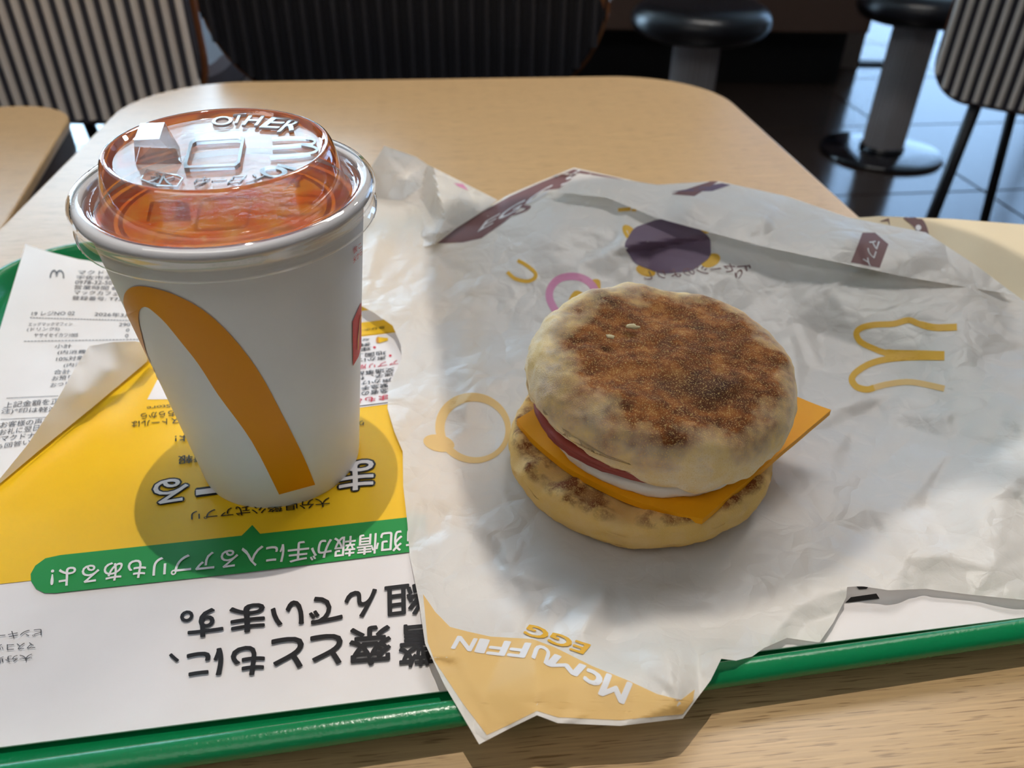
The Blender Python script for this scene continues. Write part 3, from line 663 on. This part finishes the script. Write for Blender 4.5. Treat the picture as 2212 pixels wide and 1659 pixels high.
csh(smooth_line([(1948, 468), (1985, 470), (2002, 492), (2006, 524), (1986, 512), (1972, 490)], 4, True), 'c_brown'); csh(ellipse(1983, 494, 9, 9, 0, 9, 0.3), 'white', 0.0007)
csh([(1898, 480), (1920, 472), (1922, 492), (1918, 478)], 'c_brown')

# ------------------------------------------------------------------ receipt
rc = empty('paper_receipt', (-0.2, 0.3, 0.001)); tag(rc, 'long white printed receipt with one side curled over, beside the cup', 'receipt')
RO = [(55, 528, 14), (110, 545, 13), (170, 560, 12), (245, 570, 11), (330, 575, 9), (345, 640, 6), (340, 720, 3), (318, 780, 2.5), (200, 878, 2.2), (80, 975, 2), (0, 1040, 2), (-80, 1110, 2), (-120, 1080, 2), (-60, 850, 4), (0, 710, 8), (30, 610, 12)]
rs = sheet('sheet', RO, [(150, 650, 8), (250, 650, 6.5), (100, 750, 4.5), (200, 740, 3.5), (100, 850, 3), (150, 600, 11)], M['receipt'], rc, 10, 0, 0, 1, 0.8, 0.1)
RF = [(318, 781, 3), (200, 880, 2.6), (80, 977, 2.4), (-80, 1112, 2.4), (-10, 1046, 4), (60, 960, 9), (120, 870, 16), (165, 790, 22), (193, 748, 26), (240, 739, 26), (292, 737, 23), (325, 745, 14)]
rf = sheet('curled_edge', RF, [(240, 800, 17), (180, 850, 14), (110, 920, 9), (290, 765, 13)], M['receipt'], rc, 8, 0, 0, 1, 1, 0.1)
BR = bvh_of(rs)
def rt(body, x0, y0, x1, y1, h, mat='grey'): return text(body, (x0, y0), (x1, y1), (x0 + h*0.22, y0 - h), BR, M[mat], rc, 'printed_text', 0.0, 0.0004, 0, 40)
for a in (('マクドナルド', 168, 594, 285, 596, 9), ('宇佐市辛島', 165, 605, 262, 606, 9), ('0978-32-50', 162, 615, 242, 616, 8), ('営業時間 8', 160, 626, 250, 628, 9), ('マックカフェ', 159, 637, 255, 640, 9), ('登録番号: T73', 155, 649, 262, 652, 9),
          ('19 レジNO 02', 68, 683, 161, 682, 9), ('2026年3月', 204, 684, 283, 687, 9), ('エッグマックマフィン', 61, 706, 156, 705, 8), ('290', 257, 706, 281, 706, 7), ('(ドリンクS)', 58, 718, 128, 717, 9), ('0', 272, 718, 279, 718, 7),
          ('ヤサイセイカツ100S', 73, 730, 168, 729, 9), ('0', 270, 730, 277, 730, 7), ('小計', 118, 754, 154, 753, 9), ('(内消費税', 124, 768, 204, 766, 10), ('10%対象', 121, 782, 181, 779, 10), ('(内消', 137, 796, 178, 794, 10),
          ('合計', 116, 810, 151, 809, 10), ('お預り', 112, 824, 156, 821, 10), ('おつり', 109, 838, 150, 834, 9), ('上記金額を正', 8, 883, 128, 874, 13), ('注)*印は軽減', 2, 897, 124, 892, 13), ('お客様の声を', 0, 926, 108, 916, 13),
          ('お礼に翌日ま', -2, 942, 102, 929, 13), ('*マクドナル', -8, 956, 94, 945, 12), ('ら回答いた', -8, 972, 84, 958, 11)): rt(*a)
for x0, y0, x1, y1 in ((65, 688, 282, 694), (52, 739, 300, 735), (15, 862, 126, 857), (2, 908, 106, 903)):
    rt('-'*34, x0, y0, x1, y1, 1.2)
stroke(smooth_line([(109, 602), (111, 592), (116, 586), (121, 588), (123, 598), (125, 589), (131, 586), (137, 592), (138, 603)], 4), 2.6, BR, M['grey'], rc, 'printed_emblem', 0.0005, 40)

# ------------------------------------------------------------------ drink cup
CX, CY, CT = -0.0915, 0.2428, (0.042, 0.012, 0)
cu = empty('drink_cup', (CX, CY, 0.0006), CT); tag(cu, 'white paper cup of orange drink with a clear domed lid', 'cup')
mm = lambda pr: [(r/1000, z/1000) for r, z in pr]
vs, fs = lathe(mm([(0, 4), (27.6, 4), (28.2, 0.3), (28.8, 0.0), (29.6, 0.0), (30.2, 0.6), (30.35, 1.5), (42.0, 110.5), (42.1, 112.0)]), 96)
cw_ = mk('cup_wall', vs, fs, M['cup'], cu, True, False)
vs, fs = lathe(mm([(42.0, 110.2)] + [(43.0 + 1.9*math.cos(R(a)), 112.9 + 1.9*math.sin(R(a))) for a in range(-130, 181, 20)] + [(41.0, 111.0), (40.2, 104), (39.6, 98)]), 96)
mk('rolled_rim', vs, fs, M['cup'], cu, True, False)
m, nt, out = new_mat('orange_juice'); N = NT(nt); co = N.coord()
c = N.mix(N.ramp(N.noise(co, 95, 3), [(0.38, (0, 0, 0)), (0.62, (1, 1, 1))]), srgb(248, 122, 12), srgb(252, 166, 46))
c = N.mix(N.math('MULTIPLY', N.ramp(N.noise(co, 230, 2), [(0.62, (0, 0, 0)), (0.74, (1, 1, 1))]), 0.6), c, srgb(250, 190, 110))
p = N.n('BsdfPrincipled', i_Base_Color=c, i_Roughness=0.12, i_Specular_IOR_Level=0.5); p.inputs['Subsurface Weight'].default_value = 0.0
nt.links.new(N.bump(N.noise(co, 260, 2), 0.16, 0.001), p.inputs['Normal']); nt.links.new(p.outputs[0], out.inputs[0])
vs, fs = lathe(mm([(40.4, 108.3), (39.5, 107.6), (30, 107.6), (12, 107.8), (0, 107.8)]), 72); mk('orange_drink', vs, fs, m, cu, True, False)
lid = empty('lid'); adopt(lid, cu)
vs, fs = lathe(mm([(45.2, 105.6), (45.9, 106.0), (45.9, 107.2), (44.9, 107.9), (44.7, 109.4), (45.3, 111.2), (46.0, 112.6), (45.9, 114.6), (44.7, 116.0), (42.9, 116.3), (41.2, 115.4), (40.4, 113.2), (39.6, 111.6), (38.2, 111.2),
                  (37.2, 111.8), (36.6, 113.4), (36.0, 117.0), (35.0, 122.0), (34.0, 125.6), (33.2, 127.0), (32.4, 127.4), (31.6, 126.9), (31.0, 125.7), (30.2, 125.2)]), 110)
mk('lid_dome', vs, fs, M['lid'], lid, True, False)
vs, fs = lathe(mm([(30.2, 125.2), (24, 125.0), (12, 125.1), (0.05, 125.1)]), 80); mk('lid_top', vs, fs, M['lid_top'], lid, True, False)
from mathutils import Euler
LM = Matrix.Translation((CX, CY, 0.0006)) @ Euler(CT).to_matrix().to_4x4(); LI = LM.inverted()
def lid_local(px, py, z):
    o, d = LI @ EYE, LI.to_3x3() @ ray(px, py); return o + d*((z - o.z)/d.z)
PZ = 0.1253
class LidPlane:      # the dome's flat top as a surface for raised letters
    def ray_cast(s, o, d):
        q = LI @ o; e = LI.to_3x3() @ d; p = q + e*((PZ - q.z)/e.z); return (LM @ p, LM.to_3x3() @ Vector((0, 0, 1)))
LP = LidPlane()
def emb(o, th=0.0007):
    if o is None: return
    bm = bmesh.new(); bm.from_mesh(o.data); bmesh.ops.remove_doubles(bm, verts=bm.verts, dist=1e-6)
    r = bmesh.ops.extrude_face_region(bm, geom=bm.faces[:]); nn = LM.to_3x3() @ Vector((0, 0, 1))
    for v in [g for g in r['geom'] if isinstance(g, bmesh.types.BMVert)]: v.co += nn*th
    bmesh.ops.recalc_face_normals(bm, faces=bm.faces[:]); bm.to_mesh(o.data); bm.free()
    o.data.polygons.foreach_set('use_smooth', [False]*len(o.data.polygons))
def et(body, ll, lr, ul, bold=0.02): emb(text(body, ll, lr, ul, LP, M['emboss'], lid, 'raised_lettering', bold, 0.0001, 0, 400))
for ch, ll, lr, ul in (('O', (452, 272), (490, 278), (472, 254)), ('T', (497, 272), (524, 270), (506, 252)), ('H', (524, 275), (556, 276), (540, 254)), ('E', (562, 280), (600, 282), (590, 258)), ('R', (600, 290), (634, 286), (626, 264))): et(ch, ll, lr, ul)
for pts in ([(588, 304), (620, 302), (660, 303), (680, 308), (676, 316), (652, 317)], [(652, 317), (676, 322), (686, 329), (672, 336), (640, 340), (584, 344)], [(588, 322), (620, 320), (652, 317)]):
    emb(stroke(smooth_line(pts, 4), 5, LP, M['emboss'], lid, 'raised_emblem', 0.0001, 400))
emb(shape([ellipse(592, 376, 30, 12, 0.05, 30), ellipse(592, 377, 18, 7, 0.05, 30)], LP, M['emboss'], lid, 'raised_lettering', 0.0001, 400)); emb(stroke([(600, 361), (640, 371)], 6, LP, M['emboss'], lid, 'raised_lettering', 0.0001, 400))
et('氷', (318, 400), (372, 408), (330, 375), 0.0); et('ウーロン', (412, 408), (560, 398), (430, 388), 0.0)
emb(stroke([(306, 392), (318, 372), (386, 384), (396, 390), (384, 408), (340, 406), (306, 392)], 3, LP, M['emboss'], lid, 'raised_lettering', 0.0001, 400))
# sunk drinking window with raised frame
fr_o = [(398, 366), (412, 315), (424, 308), (520, 302), (530, 306), (520, 360), (510, 367), (400, 372)]; fr_i = [(406, 363), (418, 319), (428, 313), (514, 308), (523, 311), (514, 357), (507, 362), (410, 367)]
emb(shape([fr_o, fr_i], LP, M['emboss'], lid, 'window_frame', 0.0001, 400), 0.0012)
# folded drinking tab: a hollow wedge standing on the dome top
b = [lid_local(*q, PZ) for q in ((292, 352), (392, 352), (388, 318), (302, 314))]
t_ = [lid_local(*q, PZ + 0.0065) for q in ((289, 303), (344, 300), (356, 264), (303, 266))]
mk('folded_tab', b + t_, [(0, 1, 5, 4), (1, 2, 6, 5), (2, 3, 7, 6), (3, 0, 4, 7), (4, 5, 6, 7)], M['emboss'], lid, False, False)
# prints on the cup
CB = BVHTree.FromPolygons([LM @ v.co for v in cw_.data.vertices], [tuple(p.vertices) for p in cw_.data.polygons])
arch = smooth_line([(680, 1046), (655, 985), (610, 895), (560, 803), (500, 724), (440, 669), (380, 636), (335, 622), (305, 617), (283, 621), (271, 634), (268, 652)], 4) + [(276, 680), (292, 713), (330, 792), (345, 822), (334, 805)] + \
       smooth_line([(321, 775), (308, 724), (301, 690), (304, 668), (317, 662), (335, 674), (360, 698), (390, 735), (430, 786), (473, 853), (544, 952), (603, 1067)], 4)
shape([arch], CB, M['arch'], cu, 'printed_arch', 0.0003, 12)
shape([[(760, 694), (768, 676), (779, 652), (779, 748), (773, 770), (761, 790)]], CB, M['cupred'], cu, 'printed_badge', 0.0003, 10)
stroke([(770, 755), (771, 730), (775, 690), (777, 680)], 2, CB, M['arch'], cu, 'printed_emblem', 0.0006, 10)
text('書こ', (761, 549), (779, 533), (760, 537), CB, M['cupred'], cu, 'printed_text', 0, 0.0004, 0, 10); text('米から', (761, 570), (780, 549), (760, 556), CB, M['cupred'], cu, 'printed_text', 0, 0.0004, 0, 10)

# ------------------------------------------------------------------ the muffin sandwich
BX, BY = 0.0490, 0.2375
mf = empty('muffin_sandwich', (BX, BY, 0.0015)); tag(mf, 'toasted English muffin with egg, ham and cheese on the open wrapper', 'sandwich')
def nz3(x, y, z, s, seed=0): return noise.noise(Vector((x*s + seed, y*s, z*s)))
def bun_mat(name, top):
    m, nt, out = new_mat(name); N = NT(nt); co = N.coord(); sp = N.n('SeparateXYZ', i_0=co)
    grit = N.noise(co, 2000, 2, 0.6); mid = N.noise(co, 120, 4, 0.6); low = N.noise(co, 45, 4, 0.6)
    pale = N.mix(N.ramp(mid, [(0.35, (0, 0, 0)), (0.65, (1, 1, 1))]), srgb(252, 232, 202), srgb(246, 214, 152))
    if top:
        d = N.n('VectorMath', operation='LENGTH', i_0=N.n('Mapping', i_Vector=co, i_Location=(-0.03, 0.09, 0), i_Scale=(1/0.050, 1/0.052, 0)).outputs[0]).outputs['Value']
        ang_ = N.noise(co, 60, 3, 0.6)
        rad = N.math('ADD', d, N.math('MULTIPLY', N.math('SUBTRACT', ang_, 0.5), 0.75))
        up_ = N.ramp(sp.outputs[2], [(0.0, (0, 0, 0)), (1.0, (1, 1, 1))])
        hz_ = N.n('MapRange', i_0=sp.outputs[2], i_1=0.004, i_2=0.0095).outputs[0]
        msk = N.math('MULTIPLY', N.ramp(rad, [(0.72, (1, 1, 1)), (0.98, (0, 0, 0))]), hz_)
        wood_ = N.noise(N.scaled(co, (75, 95, 60)), 1.3, 6, 0.7)
        brown = N.ramp(wood_, [(0.30, srgb(74, 38, 18)), (0.45, srgb(124, 70, 32)), (0.57, srgb(166, 100, 46)), (0.70, srgb(198, 140, 76))])
        # dark char patch toward the front right
        dc = N.n('VectorMath', operation='LENGTH', i_0=N.n('Mapping', i_Vector=co, i_Location=(-0.012/0.024, 0.021/0.012, 0), i_Scale=(1/0.024, 1/0.012, 0)).outputs[0]).outputs['Value']
        chm = N.ramp(N.math('ADD', dc, N.math('MULTIPLY', N.math('SUBTRACT', mid, 0.5), 0.9)), [(0.3, (1, 1, 1)), (1.0, (0, 0, 0))])
        brown = N.mix(N.math('MULTIPLY', chm, 0.7), brown, srgb(46, 26, 18))
        col = N.mix(msk, pale, brown)
    else:
        hz_ = N.n('MapRange', i_0=sp.outputs[2], i_1=0.0152, i_2=0.0172).outputs[0]
        msk = N.math('MULTIPLY', hz_, N.ramp(N.noise(co, 150, 4, 0.6), [(0.40, (0, 0, 0)), (0.58, (1, 1, 1))]))
        col = N.mix(msk, N.mix(0.72, pale, srgb(232, 182, 84)), srgb(128, 70, 32))
    gm = N.ramp(grit, [(0.56, (0, 0, 0)), (0.64, (1, 1, 1))])
    col = N.mix(N.math('MULTIPLY', gm, 0.6), col, srgb(236, 200, 128))
    p = N.n('BsdfPrincipled', i_Base_Color=col, i_Roughness=0.75, i_Specular_IOR_Level=0.25)
    nt.links.new(N.bump(N.mix(0.5, grit, mid), 0.5, 0.0008), p.inputs['Normal']); nt.links.new(p.outputs[0], out.inputs[0]); return m
def bun(name, prof, mat, parent, wob, seed, edge, n=180):
    def fn(r, z, a):
        ca_, sa_ = math.cos(a), math.sin(a)
        q = 1 + wob*nz3(ca_, sa_, 0, 1.3, seed) + 0.012*nz3(ca_, sa_, z*60, 6, seed + 3)
        x, y = r*ca_, r*sa_
        dz = 0.0016*nz3(x, y, 0, 70, seed + 7) + 0.0006*nz3(x, y, z, 260, seed + 9) + edge(a, r, z)
        return r*q + 0.0005*nz3(x, y, z, 300, seed + 1), z + dz
    vs, fs = lathe(prof, n, True, True, fn); return mk(name, vs, fs, mat, parent, True, False)
def dens(pr, k=4):
    o = smooth_line(pr, k); return o
bot = dens(mm([(30, 0.6), (38, 0.2), (44.5, 1.8), (48.4, 5.5), (49.8, 10.0), (49.6, 14.0), (48.0, 16.6), (45.0, 17.4), (41, 16.8), (30, 16.4), (4, 16.2)]), 5)
bun('bottom_bun', bot, bun_mat('bottom_bun_crust', False), mf, 0.03, 4.0, lambda a, r, z: (0.0016*math.sin(13*a)*math.sin(5*a + 1) if z > 0.013 and r > 0.034 else 0.0) - (0.0008 if (z > 0.006 and math.sin(a) < 0) else 0)*max(0, math.cos(a - R(275)))**2)
# cheese slice, a square whose corners sag
ch = []
cor = [Vector((0.0645, 0.1910, 0.0170)), Vector((0.1237, 0.2463, 0.0215)), Vector((0.0612, 0.2948, 0.0205)), Vector((0.0020, 0.2395, 0.0200))]
nn_ = 26
for j in range(nn_ + 1):
    for i in range(nn_ + 1):
        u, v = i/nn_, j/nn_
        p = Vector((-0.62, -0.78, 0))*(0.010*4*v*(1 - v)*(1 - u)**2) + cor[0]*(1 - u)*(1 - v) + cor[1]*u*(1 - v) + cor[2]*u*v + cor[3]*(1 - u)*v
        rr = math.hypot(p.x - BX, p.y - BY); z = p.z + 0.0012*max(0, 1 - (rr/0.045)**2)
        z += 0.0007*nz3(p.x, p.y, 0, 60, 2); ch.append(Vector((p.x, p.y, max(z, 0.006))))
m1 = nn_ + 1; vs = [v + Vector((0, 0, 0.0026)) for v in ch] + ch; fs = []; o_ = m1*m1
for j in range(nn_):
    for i in range(nn_):
        a = j*m1 + i; fs += [(a, a + 1, a + m1 + 1, a + m1), (o_ + a, o_ + a + m1, o_ + a + m1 + 1, o_ + a + 1)]
for i in range(nn_):
    for a, b in ((i, i + 1), (nn_*m1 + i + 1, nn_*m1 + i), ((i + 1)*m1, i*m1), (i*m1 + nn_, (i + 1)*m1 + nn_)): fs.append((a, o_ + a, o_ + b, b))
mk('cheese_slice', vs, fs, plain('cheddar', srgb(244, 166, 18), 0.5, 0.18, var=0.04, nscale=90, bump=0.05), mf, False)
egg_m = plain('egg_white', srgb(238, 232, 224), 0.3, 0.5, var=0.05, nscale=120, bump=0.2)
pr = dens(mm([(8, 20.0), (36, 19.8), (40.2, 21.0), (41.6, 24.0), (40.6, 27.4), (36, 28.6), (6, 28.8)]), 4)
o = bun('egg_patty', pr, egg_m, mf, 0.05, 12.0, lambda a, r, z: 0, 140); o.location = (0.005, 0.003, 0.0003); o.rotation_euler = (R(2), 0, 0)
pr = dens(mm([(6, 26.8), (40.5, 26.2), (42.8, 27.2), (43.0, 29.4), (41.6, 30.4), (6, 30.4)]), 4)
o = bun('ham_slice', pr, plain('ham', srgb(158, 66, 54), 0.42, 0.5, var=0.12, nscale=160), mf, 0.02, 21.0, lambda a, r, z: 0, 140); o.location = (0.0022, 0.0022, 0.0048); o.rotation_euler = (R(2.0), R(0.5), 0)
tb = empty('top_bun_tilt')
top = dens(mm([(8, -0.2), (34, 0.0), (43, -1.2), (48.2, 0.5), (50.4, 5), (50.0, 10.5), (47.0, 15.5), (42.5, 18.3), (37, 19.4), (25, 19.8), (12, 20.0), (3, 20.0)]), 6)
bpy.data.objects.remove(tb)
def top_edge(a, r, z):
    e = 0.0
    if z < 0.006 and r > 0.038:
        e -= 0.0048*max(0, math.cos(a - R(288)))**6*(1 + 0.3*math.sin(17*a)) - 0.0035*max(0, math.cos(a - R(222)))**4
    if r > 0.03 and z > 0.004: e += 0.0012*math.sin(3*a + 1)
    return e
o = bun('top_bun', top, bun_mat('top_bun_crust', True), mf, 0.035, 31.0, top_edge, 220)
o.scale = (0.965, 0.955, 1.03); o.location = (0.0048, 0.0035, 0.0345); o.rotation_euler = (R(6.5), R(2.0), R(0))
# two crumbs on the toasted face
for px, py, s in ((1367, 706, 0.0016), (1318, 727, 0.0011)):
    bm = bmesh.new(); bmesh.ops.create_icosphere(bm, subdivisions=2, radius=s)
    for v in bm.verts: v.co = Vector((v.co.x*1.5, v.co.y, v.co.z*0.4))*(1 + 0.9*nz3(v.co.x, v.co.y, v.co.z, 1500, px))
    c_ = from_bm('crumb', bm, M['crumb'], mf, True, True); c_.location = at(px, py, 0.0598)
